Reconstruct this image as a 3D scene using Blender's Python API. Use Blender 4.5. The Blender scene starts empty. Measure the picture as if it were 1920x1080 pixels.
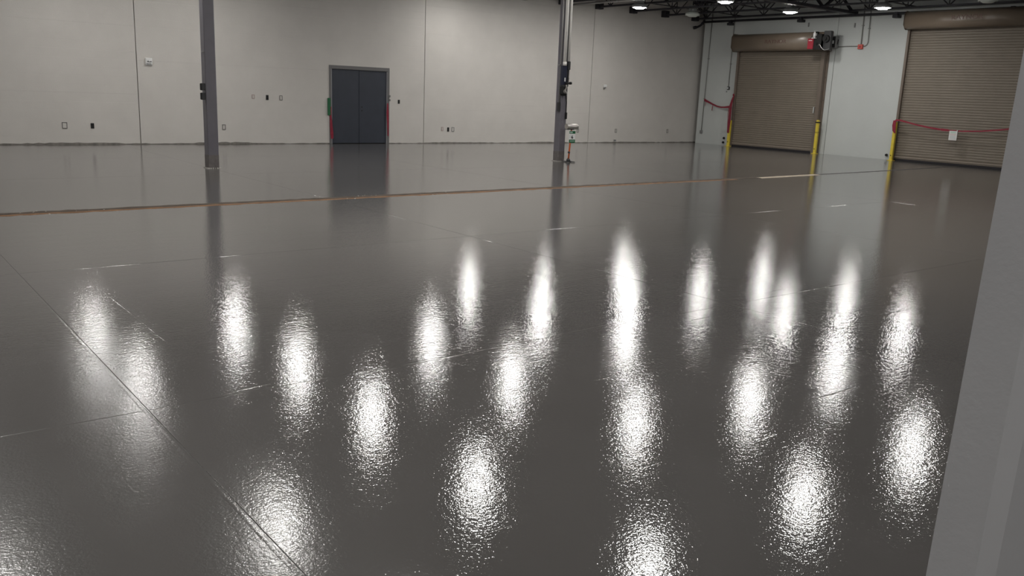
import bpy, bmesh, math, random
from mathutils import Matrix, Vector
random.seed(7)
scene = bpy.context.scene
COL = scene.collection
R = math.radians

# ------------------------------------------------------------------ camera, world, exposure
CAM_LOC = Vector((0.0, 0.0, 1.599))
cam_data = bpy.data.cameras.new('camera')
cam = bpy.data.objects.new('camera', cam_data)
COL.objects.link(cam)
rv = Vector((0.79001012, -0.61184557, 0.03910268))
uv = Vector((0.10395684, 0.19653797, 0.97496964))
fv = Vector((0.60421601, 0.76617089, -0.21887251))
cam.matrix_world = Matrix(((rv.x, uv.x, -fv.x, CAM_LOC.x), (rv.y, uv.y, -fv.y, CAM_LOC.y),
                           (rv.z, uv.z, -fv.z, CAM_LOC.z), (0, 0, 0, 1)))
cam_data.sensor_width = 36.0
cam_data.lens = 1622.66 / 1920 * 36
cam_data.clip_start = 0.02
cam_data.clip_end = 200
scene.camera = cam
w = bpy.data.worlds.new('world'); scene.world = w; w.use_nodes = True
w.node_tree.nodes['Background'].inputs[0].default_value = (0.02, 0.02, 0.022, 1)
w.node_tree.nodes['Background'].inputs[1].default_value = 0.3
scene.view_settings.view_transform = 'Standard'
scene.view_settings.look = 'None'
scene.view_settings.exposure = 0.0
scene.view_settings.gamma = 1.0
scene.view_settings.use_curve_mapping = False
LAMP = 106.0                       # radiance of a lit lens

# ------------------------------------------------------------------ materials
def mat(name, col, rough=0.6, metal=0.0, noise=None, bump=None, emit=None, spec=0.5):
    """noise=(scale, amount): colour variation; bump=(scale, distance): fine relief"""
    m = bpy.data.materials.new(name); m.use_nodes = True
    nt = m.node_tree; b = nt.nodes['Principled BSDF']
    b.inputs['Base Color'].default_value = (*col, 1)
    b.inputs['Roughness'].default_value = rough
    b.inputs['Metallic'].default_value = metal
    b.inputs['Specular IOR Level'].default_value = spec
    if emit:
        b.inputs['Emission Color'].default_value = (*emit[0], 1)
        b.inputs['Emission Strength'].default_value = emit[1]
    geo = nt.nodes.new('ShaderNodeNewGeometry') if (noise or bump) else None
    if noise:
        n = nt.nodes.new('ShaderNodeTexNoise'); n.inputs['Scale'].default_value = noise[0]
        n.inputs['Detail'].default_value = 5; n.inputs['Roughness'].default_value = 0.6
        nt.links.new(geo.outputs['Position'], n.inputs['Vector'])
        r = nt.nodes.new('ShaderNodeMapRange')
        r.inputs[1].default_value = 0.3; r.inputs[2].default_value = 0.7
        r.inputs[3].default_value = 1 - noise[1]; r.inputs[4].default_value = 1 + noise[1]
        nt.links.new(n.outputs['Fac'], r.inputs[0])
        mx = nt.nodes.new('ShaderNodeVectorMath'); mx.operation = 'SCALE'
        mx.inputs[0].default_value = col
        nt.links.new(r.outputs[0], mx.inputs['Scale'])
        nt.links.new(mx.outputs[0], b.inputs['Base Color'])
    if bump:
        n = nt.nodes.new('ShaderNodeTexNoise'); n.inputs['Scale'].default_value = bump[0]
        n.inputs['Detail'].default_value = 3
        nt.links.new(geo.outputs['Position'], n.inputs['Vector'])
        bp = nt.nodes.new('ShaderNodeBump'); bp.inputs['Distance'].default_value = bump[1]
        nt.links.new(n.outputs['Fac'], bp.inputs['Height'])
        nt.links.new(bp.outputs[0], b.inputs['Normal'])
    return m

M = {}
M['block'] = mat('painted_block', (0.635, 0.608, 0.572), 0.75, noise=(1.3, 0.035), bump=(60, 0.002))
M['white_wall'] = mat('white_painted_wall', (0.58, 0.605, 0.59), 0.6, noise=(0.9, 0.03), bump=(40, 0.001))
M['plain_wall'] = mat('plain_wall', (0.5, 0.49, 0.47), 0.8, noise=(1, 0.03))
M['near_wall'] = mat('near_wall_paint', (0.68, 0.68, 0.70), 0.55, noise=(2.0, 0.03), bump=(90, 0.0006))
M['seam'] = mat('dark_sealant', (0.05, 0.048, 0.046), 0.9)
M['seam_light'] = mat('grey_sealant', (0.20, 0.20, 0.19), 0.9)
M['base'] = mat('floor_coating_edge', (0.20, 0.185, 0.165), 0.7, noise=(9, 0.35))
M['deck'] = mat('dark_roof_deck', (0.095, 0.09, 0.112), 0.7, noise=(1.5, 0.1))
M['steel'] = mat('dark_painted_steel', (0.022, 0.021, 0.027), 0.5, noise=(4, 0.2))
M['column'] = mat('grey_column_paint', (0.16, 0.152, 0.172), 0.45, noise=(3, 0.08))
M['scuff'] = mat('scuffed_column_foot', (0.155, 0.14, 0.135), 0.6, noise=(14, 0.22))
M['grout'] = mat('pale_grout', (0.42, 0.40, 0.37), 0.8, noise=(30, 0.3))
M['door'] = mat('slate_door_paint', (0.043, 0.049, 0.066), 0.42, noise=(3, 0.08))
M['frame'] = mat('grey_door_frame', (0.17, 0.165, 0.165), 0.45)
M['frame_edge'] = mat('light_frame_edge', (0.46, 0.46, 0.48), 0.35)
M['black'] = mat('black_void', (0.008, 0.008, 0.008), 0.7)
M['plate'] = mat('pale_plate', (0.62, 0.60, 0.56), 0.5)
M['plate_edge'] = mat('grey_box_rim', (0.17, 0.16, 0.15), 0.6)
M['pink'] = mat('pinkish_box_rim', (0.42, 0.33, 0.31), 0.6)
M['white'] = mat('white_plastic', (0.80, 0.80, 0.79), 0.35)
M['grey'] = mat('mid_grey_plastic', (0.22, 0.22, 0.22), 0.5)
M['brown'] = mat('tan_brown_slat', (0.22, 0.187, 0.150), 0.5, noise=(2.5, 0.05))
M['hood'] = mat('tan_brown_hood', (0.24, 0.19, 0.145), 0.28, noise=(2.0, 0.06))
M['guide'] = mat('brown_guide', (0.175, 0.14, 0.112), 0.45)
M['bar'] = mat('pale_bottom_bar', (0.26, 0.22, 0.18), 0.4)
M['rubber'] = mat('black_rubber', (0.018, 0.016, 0.02), 0.7)
M['letter'] = mat('dull_red_lettering', (0.21, 0.122, 0.10), 0.5)
M['yellow'] = mat('safety_yellow', (0.74, 0.58, 0.06), 0.45, noise=(8, 0.08))
M['red'] = mat('red_tape', (0.27, 0.018, 0.040), 0.45, noise=(14, 0.25))
M['red_box'] = mat('red_enamel', (0.36, 0.016, 0.035), 0.4)
M['red_sq'] = mat('orange_red_box', (0.62, 0.10, 0.07), 0.5)
M['green'] = mat('green_sign', (0.015, 0.13, 0.05), 0.5)
M['pale_green'] = mat('pale_green_print', (0.58, 0.74, 0.66), 0.6)
M['pale_pink'] = mat('pale_pink_print', (0.72, 0.66, 0.65), 0.6)
M['pale_grey'] = mat('pale_grey_print', (0.66, 0.68, 0.68), 0.6)
M['orange'] = mat('orange_pole', (0.68, 0.14, 0.035), 0.45)
M['silver'] = mat('silver_hose', (0.55, 0.53, 0.50), 0.28, 0.9)
M['galv'] = mat('galvanised_conduit', (0.36, 0.355, 0.35), 0.42, 0.5)
M['wall_conduit'] = mat('grey_wall_conduit', (0.27, 0.27, 0.255), 0.5, 0.1)
M['pvc'] = mat('white_pvc', (0.86, 0.84, 0.80), 0.4)
M['navy'] = mat('dark_blue_plate', (0.018, 0.021, 0.042), 0.45)
M['gunmetal'] = mat('gunmetal', (0.05, 0.05, 0.052), 0.45, 0.3)
M['rust'] = mat('rusty_joint_filler', (0.066, 0.047, 0.033), 0.85, noise=(7, 0.45), bump=(40, 0.01))
M['rust_orange'] = mat('orange_stained_edge', (0.20, 0.10, 0.042), 0.85, noise=(6, 0.35))
M['beige'] = mat('beige_bare_joint', (0.50, 0.42, 0.32), 0.8, noise=(6, 0.2))
M['dark_joint'] = mat('dark_joint_filler', (0.05, 0.045, 0.045), 0.7, noise=(6, 0.3))
M['lens_lit'] = mat('lit_lens', (0.9, 0.9, 0.88), 0.4, emit=((1.0, 0.978, 0.94), LAMP))
M['lens_off'] = mat('unlit_lens', (0.62, 0.66, 0.62), 0.25)
M['housing'] = mat('lamp_housing', (0.30, 0.31, 0.31), 0.45, 0.3)

# floor: glossy grey epoxy with an orange-peel film
def floor_material():
    m = bpy.data.materials.new('grey_epoxy_coating'); m.use_nodes = True
    nt = m.node_tree; N = nt.nodes; L = nt.links; b = N['Principled BSDF']
    geo = N.new('ShaderNodeNewGeometry')
    n0 = N.new('ShaderNodeTexNoise'); n0.inputs['Scale'].default_value = 0.8; n0.inputs['Detail'].default_value = 4
    L.new(geo.outputs['Position'], n0.inputs['Vector'])
    cr = N.new('ShaderNodeValToRGB')
    cr.color_ramp.elements[0].position = 0.3; cr.color_ramp.elements[0].color = (0.112, 0.106, 0.101, 1)
    cr.color_ramp.elements[1].position = 0.7; cr.color_ramp.elements[1].color = (0.125, 0.119, 0.1145, 1)
    L.new(n0.outputs['Fac'], cr.inputs[0]); L.new(cr.outputs[0], b.inputs['Base Color'])
    sep = N.new('ShaderNodeSeparateXYZ'); L.new(geo.outputs['Position'], sep.inputs[0])
    mr = N.new('ShaderNodeMapRange'); mr.inputs[1].default_value = 0.9; mr.inputs[2].default_value = 1.75
    mr.inputs[3].default_value = 0.17; mr.inputs[4].default_value = 0.055; mr.interpolation_type = 'SMOOTHSTEP'
    L.new(sep.outputs[0], mr.inputs[0]); L.new(mr.outputs[0], b.inputs['Roughness'])     # the first slab cured duller
    b.inputs['IOR'].default_value = 1.53
    def noise(scale, detail, sx=1, sy=1):
        v = geo.outputs['Position']
        if sx != 1 or sy != 1:
            mp = N.new('ShaderNodeMapping'); mp.inputs['Scale'].default_value = (sx, sy, 1)
            L.new(v, mp.inputs['Vector']); v = mp.outputs[0]
        n = N.new('ShaderNodeTexNoise'); n.inputs['Scale'].default_value = scale
        n.inputs['Detail'].default_value = detail
        L.new(v, n.inputs['Vector'])
        return n.outputs['Fac']
    def bump(height, dist, prev=None):
        bp = N.new('ShaderNodeBump'); bp.inputs['Distance'].default_value = dist
        bp.inputs['Strength'].default_value = 1.0
        L.new(height, bp.inputs['Height'])
        if prev: L.new(prev, bp.inputs['Normal'])
        return bp.outputs[0]
    a = bump(noise(3.0, 2, 0.35, 1.6), FLOOR_WAVE)        # roller bands
    a = bump(noise(160.0, 1.0), FLOOR_PEEL, a)             # orange peel
    a = bump(noise(75.0, 1.0), FLOOR_PEEL2, a)
    a = bump(noise(28.0, 1.0), FLOOR_PEEL3, a)
    L.new(a, b.inputs['Normal'])
    return m
FLOOR_WAVE = 0.0006
FLOOR_PEEL = 0.00024
FLOOR_PEEL2 = 0.00052
FLOOR_PEEL3 = 0.0005
M['floor'] = floor_material()

# ------------------------------------------------------------------ mesh helpers
def box(bm, x0, x1, y0, y1, z0, z1, bev=0.0):
    vs = [bm.verts.new((x, y, z)) for x in (x0, x1) for y in (y0, y1) for z in (z0, z1)]
    q = [(0, 1, 3, 2), (4, 6, 7, 5), (0, 4, 5, 1), (2, 3, 7, 6), (0, 2, 6, 4), (1, 5, 7, 3)]
    fs = [bm.faces.new([vs[i] for i in f]) for f in q]
    if bev > 0:
        es = list({e for f in fs for e in f.edges})
        bmesh.ops.bevel(bm, geom=es, offset=bev, segments=1, affect='EDGES', profile=0.5)

def frame_of(d):
    d = d.normalized()
    a = Vector((0, 0, 1)) if abs(d.z) < 0.9 else Vector((1, 0, 0))
    u = d.cross(a).normalized()
    return u, d.cross(u).normalized()

def tube(bm, pts, r, n=8, caps=True):
    """round tube along a polyline; r one radius or one per point"""
    pts = [Vector(p) for p in pts]
    rs = r if isinstance(r, (list, tuple)) else [r] * len(pts)
    rings = []
    u0 = None
    for i, p in enumerate(pts):
        d = (pts[min(i + 1, len(pts) - 1)] - pts[max(i - 1, 0)])
        if d.length < 1e-9:
            d = Vector((0, 0, 1))
        d.normalize()
        if u0 is None:
            u, v = frame_of(d)
        else:
            u = (u0 - d * u0.dot(d)).normalized(); v = d.cross(u)
        u0 = u
        rings.append([bm.verts.new(p + (u * math.cos(t) + v * math.sin(t)) * rs[i])
                      for t in (2 * math.pi * k / n for k in range(n))])
    for a, b in zip(rings, rings[1:]):
        for k in range(n):
            f = bm.faces.new((a[k], a[(k + 1) % n], b[(k + 1) % n], b[k])); f.smooth = n > 6
    if caps:
        bm.faces.new(rings[0][::-1]); bm.faces.new(rings[-1])

def bar(bm, p, q, w, h):
    """rectangular bar between two points"""
    p = Vector(p); q = Vector(q); d = q - p
    u, v = frame_of(d)
    a = [bm.verts.new(p + u * sx * w / 2 + v * sy * h / 2) for sx, sy in ((-1, -1), (1, -1), (1, 1), (-1, 1))]
    b = [bm.verts.new(q + u * sx * w / 2 + v * sy * h / 2) for sx, sy in ((-1, -1), (1, -1), (1, 1), (-1, 1))]
    for k in range(4):
        bm.faces.new((a[k], a[(k + 1) % 4], b[(k + 1) % 4], b[k]))
    bm.faces.new(a[::-1]); bm.faces.new(b)

def lathe(bm, prof, c, n=20):
    """profile of (radius, z) turned about a vertical axis through c"""
    rings = []
    for r, z in prof:
        if r < 1e-6:
            rings.append([bm.verts.new((c[0], c[1], c[2] + z))])
        else:
            rings.append([bm.verts.new((c[0] + r * math.cos(2 * math.pi * k / n), c[1] + r * math.sin(2 * math.pi * k / n), c[2] + z)) for k in range(n)])
    for a, b in zip(rings, rings[1:]):
        for k in range(n):
            k2 = (k + 1) % n
            if len(a) == 1 and len(b) == 1: continue
            if len(a) == 1: f = bm.faces.new((a[0], b[k2], b[k]))
            elif len(b) == 1: f = bm.faces.new((a[k], a[k2], b[0]))
            else: f = bm.faces.new((a[k], a[k2], b[k2], b[k]))
            f.smooth = True

def extrude_prof(bm, prof, axis, a, b):
    """closed profile of 2-D points extruded along axis x (prof = y,z) or y (prof = x,z)"""
    def P(t, u, v): return (t, u, v) if axis == 'x' else (u, t, v)
    A = [bm.verts.new(P(a, *q)) for q in prof]; B = [bm.verts.new(P(b, *q)) for q in prof]
    n = len(prof)
    for k in range(n):
        bm.faces.new((A[k], A[(k + 1) % n], B[(k + 1) % n], B[k]))
    bm.faces.new(A[::-1]); bm.faces.new(B)

def band(bm, pts, width_dir, wid, thick):
    """flat ribbon with thickness along pts; width_dir = direction(s) of its width"""
    n = len(pts); rows = []
    for i, p in enumerate(pts):
        p = Vector(p)
        wd = Vector(width_dir[i] if isinstance(width_dir, list) else width_dir).normalized()
        ww = wid[i] if isinstance(wid, list) else wid
        d = (Vector(pts[min(i + 1, n - 1)]) - Vector(pts[max(i - 1, 0)])).normalized()
        nn = d.cross(wd).normalized()
        rows.append([bm.verts.new(p + wd * sw * ww / 2 + nn * sn * thick / 2) for sw, sn in ((-1, -1), (1, -1), (1, 1), (-1, 1))])
    for a, b in zip(rows, rows[1:]):
        for k in range(4):
            bm.faces.new((a[k], a[(k + 1) % 4], b[(k + 1) % 4], b[k]))
    bm.faces.new(rows[0][::-1]); bm.faces.new(rows[-1])

def world_loc(o):
    v = Vector((0, 0, 0))
    while o is not None:
        v += o.location; o = o.parent
    return v

def obj(name, bm, m, parent=None, origin=None):
    """link a bmesh given in WORLD coordinates as one object (local to its parent's base, or to origin)"""
    if isinstance(bm, bpy.types.Mesh):
        me = bm
    else:
        off = world_loc(parent) if parent else Vector(origin or (0, 0, 0))
        bmesh.ops.recalc_face_normals(bm, faces=bm.faces)
        bmesh.ops.translate(bm, vec=-off, verts=bm.verts)
        me = bpy.data.meshes.new(name); bm.to_mesh(me); bm.free()
    if m is not None and not me.materials:
        me.materials.append(m)
    o = bpy.data.objects.new(name, me); COL.objects.link(o)
    if parent: o.parent = parent
    elif origin: o.location = origin
    return o

def B(): return bmesh.new()
def bx(name, m, parent, *a, **k):
    b = B(); box(b, *a, **k); return obj(name, b, m, parent)
def tb(name, m, parent, pts, r, n=8):
    b = B(); tube(b, pts, r, n); return obj(name, b, m, parent)

def tag(o, label, cat=None, group=None, kind=None):
    if label: o['label'] = label
    if cat: o['category'] = cat
    if group: o['group'] = group
    if kind: o['kind'] = kind
    return o
def thing(name, label, cat, loc, group=None, kind=None):
    o = bpy.data.objects.new(name, None); COL.objects.link(o); o.location = loc
    o.empty_display_size = 0.1
    return tag(o, label, cat, group, kind)
def copy_tree(o, loc, parent=None):
    c = o.copy(); COL.objects.link(c)
    if parent is not None: c.parent = parent
    elif loc is not None: c.location = loc
    for ch in [x for x in KIDS.get(o.name, [])]:
        copy_tree(ch, None, c)
    return c
KIDS = {}
def index_kids(root):
    for o in bpy.data.objects:
        if o.parent: KIDS.setdefault(o.parent.name, [])
    for k in KIDS: KIDS[k] = [o for o in bpy.data.objects if o.parent and o.parent.name == k]

# ------------------------------------------------------------------ key dimensions (metres)
YB = 23.03            # face of the back wall
XR = 26.88            # face of the right wall
ZD = 5.25             # underside of the roof deck
X0, Y0 = -9.0, -8.0   # far ends of the hall outside the frame
YC = 16.55            # line of the columns

# ================================================================== SETTING
# ---- floor: coated slabs between control joints
bm = B(); box(bm, X0, XR + 0.6, Y0, YB + 0.3, -0.25, -0.02)
floor = tag(obj('floor', bm, M['seam']), 'glossy wet-looking grey coated concrete floor of the empty hall', 'floor', kind='structure')
xs = [X0, -3.4, 1.105, 5.63, 10.15, 14.68, 19.2, 23.73, XR + 0.6]
ys = [Y0, -3.1, 0.58, 4.27, 7.95, 11.66, 15.35, 19.05, YB + 0.3]
for i in range(len(xs) - 1):
    for j in range(len(ys) - 1):
        bm = B(); box(bm, xs[i], xs[i + 1], ys[j], ys[j + 1], -0.03, 0.0)
        es = [e for e in bm.edges if all(v.co.z > -0.01 for v in e.verts)]
        bmesh.ops.bevel(bm, geom=es, offset=0.0028, segments=2, affect='EDGES', profile=0.5)
        obj('slab', bm, M['floor'], floor)

# low ridges the roller left in the coating: one long lap along the slab edge, many short ones
def ridge(x0, y0, x1, y1, wid, hgt):
    d = Vector((x1 - x0, y1 - y0, 0)); L_ = d.length; d.normalize(); nrm = Vector((-d.y, d.x, 0))
    n = max(2, int(L_ / 0.06)); bm = B(); rows = []
    for k in range(n + 1):
        c = Vector((x0, y0, 0)) + d * (L_ * k / n) + nrm * random.uniform(-0.002, 0.002)
        e = min(1.0, min(k, n - k) / (n * 0.2) + 0.15) * random.uniform(0.7, 1.2)
        rows.append([bm.verts.new(c + nrm * (wid * u) + Vector((0, 0, hgt * e * q))) for u, q in ((-1, -0.02), (-0.5, 0.75), (0, 1), (0.5, 0.75), (1, -0.02))])
    for a, b in zip(rows, rows[1:]):
        for k in range(4):
            f = bm.faces.new((a[k], a[k + 1], b[k + 1], b[k])); f.smooth = True
    return obj('coating_ridge', bm, M['floor'], floor)
ridge(1.085, 1.4, 1.09, 7.95, 0.011, 0.00035)
ridge(1.53, 5.2, 1.53, 7.57, 0.006, 0.00025)
for a in ((1.69, 2.34, 1.90, 2.34), (2.55, 2.42, 2.83, 2.43), (4.24, 2.55, 4.60, 2.54), (4.90, 2.57, 5.56, 2.64), (6.45, 3.44, 6.90, 3.42), (5.62, 3.36, 5.98, 3.35),
          (3.30, 2.34, 3.56, 2.35), (3.0, 1.76, 3.22, 1.78), (1.52, 4.31, 1.76, 4.33), (1.15, 3.0, 1.27, 3.02), (3.35, 3.44, 3.47, 3.44), (6.7, 4.94, 7.08, 4.94),
          (6.29, 4.41, 6.68, 4.42), (4.94, 4.09, 5.14, 4.09), (4.49, 3.28, 4.48, 3.0), (2.44, 3.91, 2.64, 3.90), (2.02, 3.86, 2.19, 3.86), (1.5, 7.92, 3.0, 7.96), (2.15, 4.21, 4.3, 4.31)):
    ridge(*a, 0.006, 0.0007)

# ---- back wall: painted block, four bays between control joints
bm = B(); box(bm, X0, XR + 0.6, YB + 0.09, YB + 0.3, -0.2, ZD + 0.4)
wall_back = tag(obj('wall_back', bm, M['seam']), 'long off-white painted block wall at the far side of the hall', 'wall', kind='structure')
DX0, DX1, DZ = 11.30, 13.22, 2.19
bays = [(X0, -2.2), (-2.2, 6.14), (6.14, 14.45), (14.45, 21.33), (21.33, XR + 0.6)]
CH = 0.2032
def course_mesh(x0, x1, z0, z1):
    c1, c2 = random.uniform(0.002, 0.008), random.uniform(0.002, 0.008)
    d1, d2 = [random.choice((0.0002, 0.0008, random.uniform(0.0006, 0.0035))) for _ in range(2)]
    y = YB + random.uniform(-0.0008, 0.0008)
    bm = B()
    extrude_prof(bm, [(y + d1, z0), (y, z0 + c1), (y, z1 - c2), (y + d2, z1), (YB + 0.1, z1), (YB + 0.1, z0)], 'x', x0, x1)
    return bm
for k in range(27):
    z0, z1 = k * CH, (k + 1) * CH
    for a, b in bays:
        a2, b2 = a + 0.010, b - 0.010
        segs = [(a2, b2)]
        if a < DX0 < b and z0 < DZ - 0.02:
            if z1 > DZ + 0.02:
                obj('block_course', course_mesh(DX0, DX1, DZ, z1), M['block'], wall_back)
            segs = [(a2, DX0), (DX1, b2)]
        for s, t in segs:
            obj('block_course', course_mesh(s, t, z0, z1), M['block'], wall_back)

# ---- right wall: smooth panels with a seam
bm = B(); box(bm, XR + 0.02, XR + 0.6, Y0, 22.82, -0.2, ZD + 0.4); box(bm, XR + 0.45, XR + 0.6, 22.82, YB + 0.3, -0.2, ZD + 0.4)
wall_right = tag(obj('wall_right', bm, M['seam_light']), 'smooth white wall at the right holding two roll-up doors', 'wall', kind='structure')
for a, b in ((Y0, 2.0), (2.0, 9.6), (9.6, 17.13), (17.13, 22.83)):
    bm = B(); box(bm, XR, XR + 0.05, a + 0.009, b - 0.009, -0.02, ZD + 0.3)
    obj('wall_panel', bm, M['white_wall'], wall_right)

bm = B(); box(bm, X0 - 0.2, X0, Y0, YB + 0.3, -0.2, ZD + 0.4)
tag(obj('wall_left', bm, M['plain_wall']), 'pale side wall of the hall beyond the left edge of the frame', 'wall', kind='structure')
bm = B(); box(bm, X0, XR + 0.6, Y0 - 0.2, Y0, -0.2, ZD + 0.4)
tag(obj('wall_front', bm, M['plain_wall']), 'pale wall of the hall behind the camera', 'wall', kind='structure')

# ---- wall end close to the camera at the right edge of the frame (leans a touch, as photographed)
bm = B()
def nx(z): return 1.108 + 0.0545 * z
vs = []
for z in (0.0, 4.6):
    for (dx, y) in ((0, 0.50), (0.012, 0.442), (0.05, 0.430), (2.6, 0.30), (2.6, 0.50)):
        vs.append(bm.verts.new((nx(z) + dx, y, z)))
for k in range(5):
    bm.faces.new((vs[k], vs[(k + 1) % 5], vs[5 + (k + 1) % 5], vs[5 + k]))
bm.faces.new(vs[4::-1]); bm.faces.new(vs[5:])
tag(obj('wall_near', bm, M['near_wall']), 'plain grey wall end leaning into the right edge of the frame, close to the camera', 'wall', kind='structure')

# ---- ceiling: ribbed deck
bm = B()
prof = []
y = Y0
while y < YB + 0.3:
    prof += [(y, ZD + 0.06), (y + 0.17, ZD + 0.06), (y + 0.20, ZD), (y + 0.27, ZD)]
    y += 0.30
lo = [[bm.verts.new((x, py, pz)) for py, pz in prof] for x in (X0, XR + 0.6)]
for k in range(len(prof) - 1):
    bm.faces.new((lo[0][k], lo[0][k + 1], lo[1][k + 1], lo[1][k]))
box(bm, X0, XR + 0.6, Y0, YB + 0.3, ZD + 0.12, ZD + 0.3)
tag(obj('ceiling', bm, M['deck']), 'dark painted corrugated roof deck above the steel joists', 'ceiling', kind='structure')

# ---- uneven edge of the floor coating along the back wall
bm = B()
xx = X0
pv = None
def edge_strip(bm, xa, xb):
    n = int((xb - xa) / 0.12)
    top, bot = [], []
    for k in range(n + 1):
        x = xa + (xb - xa) * k / n
        h = 0.030 + 0.012 * math.sin(x * 1.7) + random.uniform(-0.010, 0.012)
        if x > 9: h *= 0.75
        top.append((x, h))
    a = [[bm.verts.new((x, YB - 0.004, -0.001)), bm.verts.new((x, YB - 0.004, h)), bm.verts.new((x, YB + 0.01, h))] for x, h in top]
    for p, q in zip(a, a[1:]):
        bm.faces.new((p[0], q[0], q[1], p[1])); bm.faces.new((p[1], q[1], q[2], p[2]))
edge_strip(bm, X0, DX0); edge_strip(bm, DX1, XR + 0.4)
tag(obj('baseboard_back', bm, M['base']), 'thin uneven dark line of coating along the foot of the back wall', 'baseboard', kind='structure')

# ---- double door in the back wall
d1 = thing('door_1', 'closed dark slate double door with grey frame in the back wall', 'door', ((DX0 + DX1) / 2, YB, 0), kind='structure')
bm = B()
box(bm, DX0 - 0.01, DX0 + 0.055, YB - 0.022, YB + 0.10, 0, DZ, 0.003)
box(bm, DX1 - 0.055, DX1 + 0.01, YB - 0.022, YB + 0.10, 0, DZ, 0.003)
box(bm, DX0 + 0.055, DX1 - 0.055, YB - 0.022, YB + 0.10, DZ - 0.10, DZ, 0.003)
obj('door_frame', bm, M['frame'], d1)
bm = B()
box(bm, DX0 + 0.056, DX0 + 0.072, YB - 0.010, YB + 0.10, 0, DZ - 0.101)
box(bm, DX1 - 0.072, DX1 - 0.056, YB - 0.010, YB + 0.10, 0, DZ - 0.101)
tag(obj('frame_stop', bm, M['frame_edge'], d1), 'light grey inner edge of the frame')
xm = (DX0 + DX1) / 2
for s, (a, b) in enumerate(((DX0 + 0.074, xm - 0.004), (xm + 0.004, DX1 - 0.074))):
    leaf = bx('door_leaf', M['door'], d1, a, b, YB + 0.02, YB + 0.065, 0.012, DZ - 0.103, bev=0.003)
    if s == 1:
        for z in (1.05, 0.945):
            bm = B(); tube(bm, [(xm + 0.075, YB + 0.022, z), (xm + 0.075, YB + 0.012, z)], 0.018, 10)
            obj('lock_hole', bm, M['black'], leaf)
    else:
        bx('astragal', M['door'], leaf, xm - 0.012, xm + 0.012, YB + 0.008, YB + 0.019, 0.015, DZ - 0.11)
for z in (1.385, 1.27):
    bm = B(); box(bm, DX1 - 0.006, DX1 + 0.035, YB - 0.05, YB - 0.0225, z - 0.03, z + 0.03, 0.004)
    obj('frame_clip', bm, M['grey'], d1)

# ---- roll-up doors in the right wall
def text_mesh(body, size, loc, depth=0.006):
    """lettering standing on a plane that faces -X; reads left to right towards -Y"""
    cu = bpy.data.curves.new('lettering', 'FONT'); cu.body = body; cu.size = size; cu.extrude = depth
    cu.align_x = 'LEFT'
    t = bpy.data.objects.new('lettering_source', cu); COL.objects.link(t)
    dg = bpy.context.evaluated_depsgraph_get()
    me = bpy.data.meshes.new_from_object(t.evaluated_get(dg))
    bpy.data.objects.remove(t); bpy.data.curves.remove(cu)
    bm = B(); bm.from_mesh(me); bpy.data.meshes.remove(me)
    for v in bm.verts:
        x, y, z = v.co
        v.co = (loc[0] - z, loc[1] - x * 1.25, loc[2] + y)
    return bm

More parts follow.
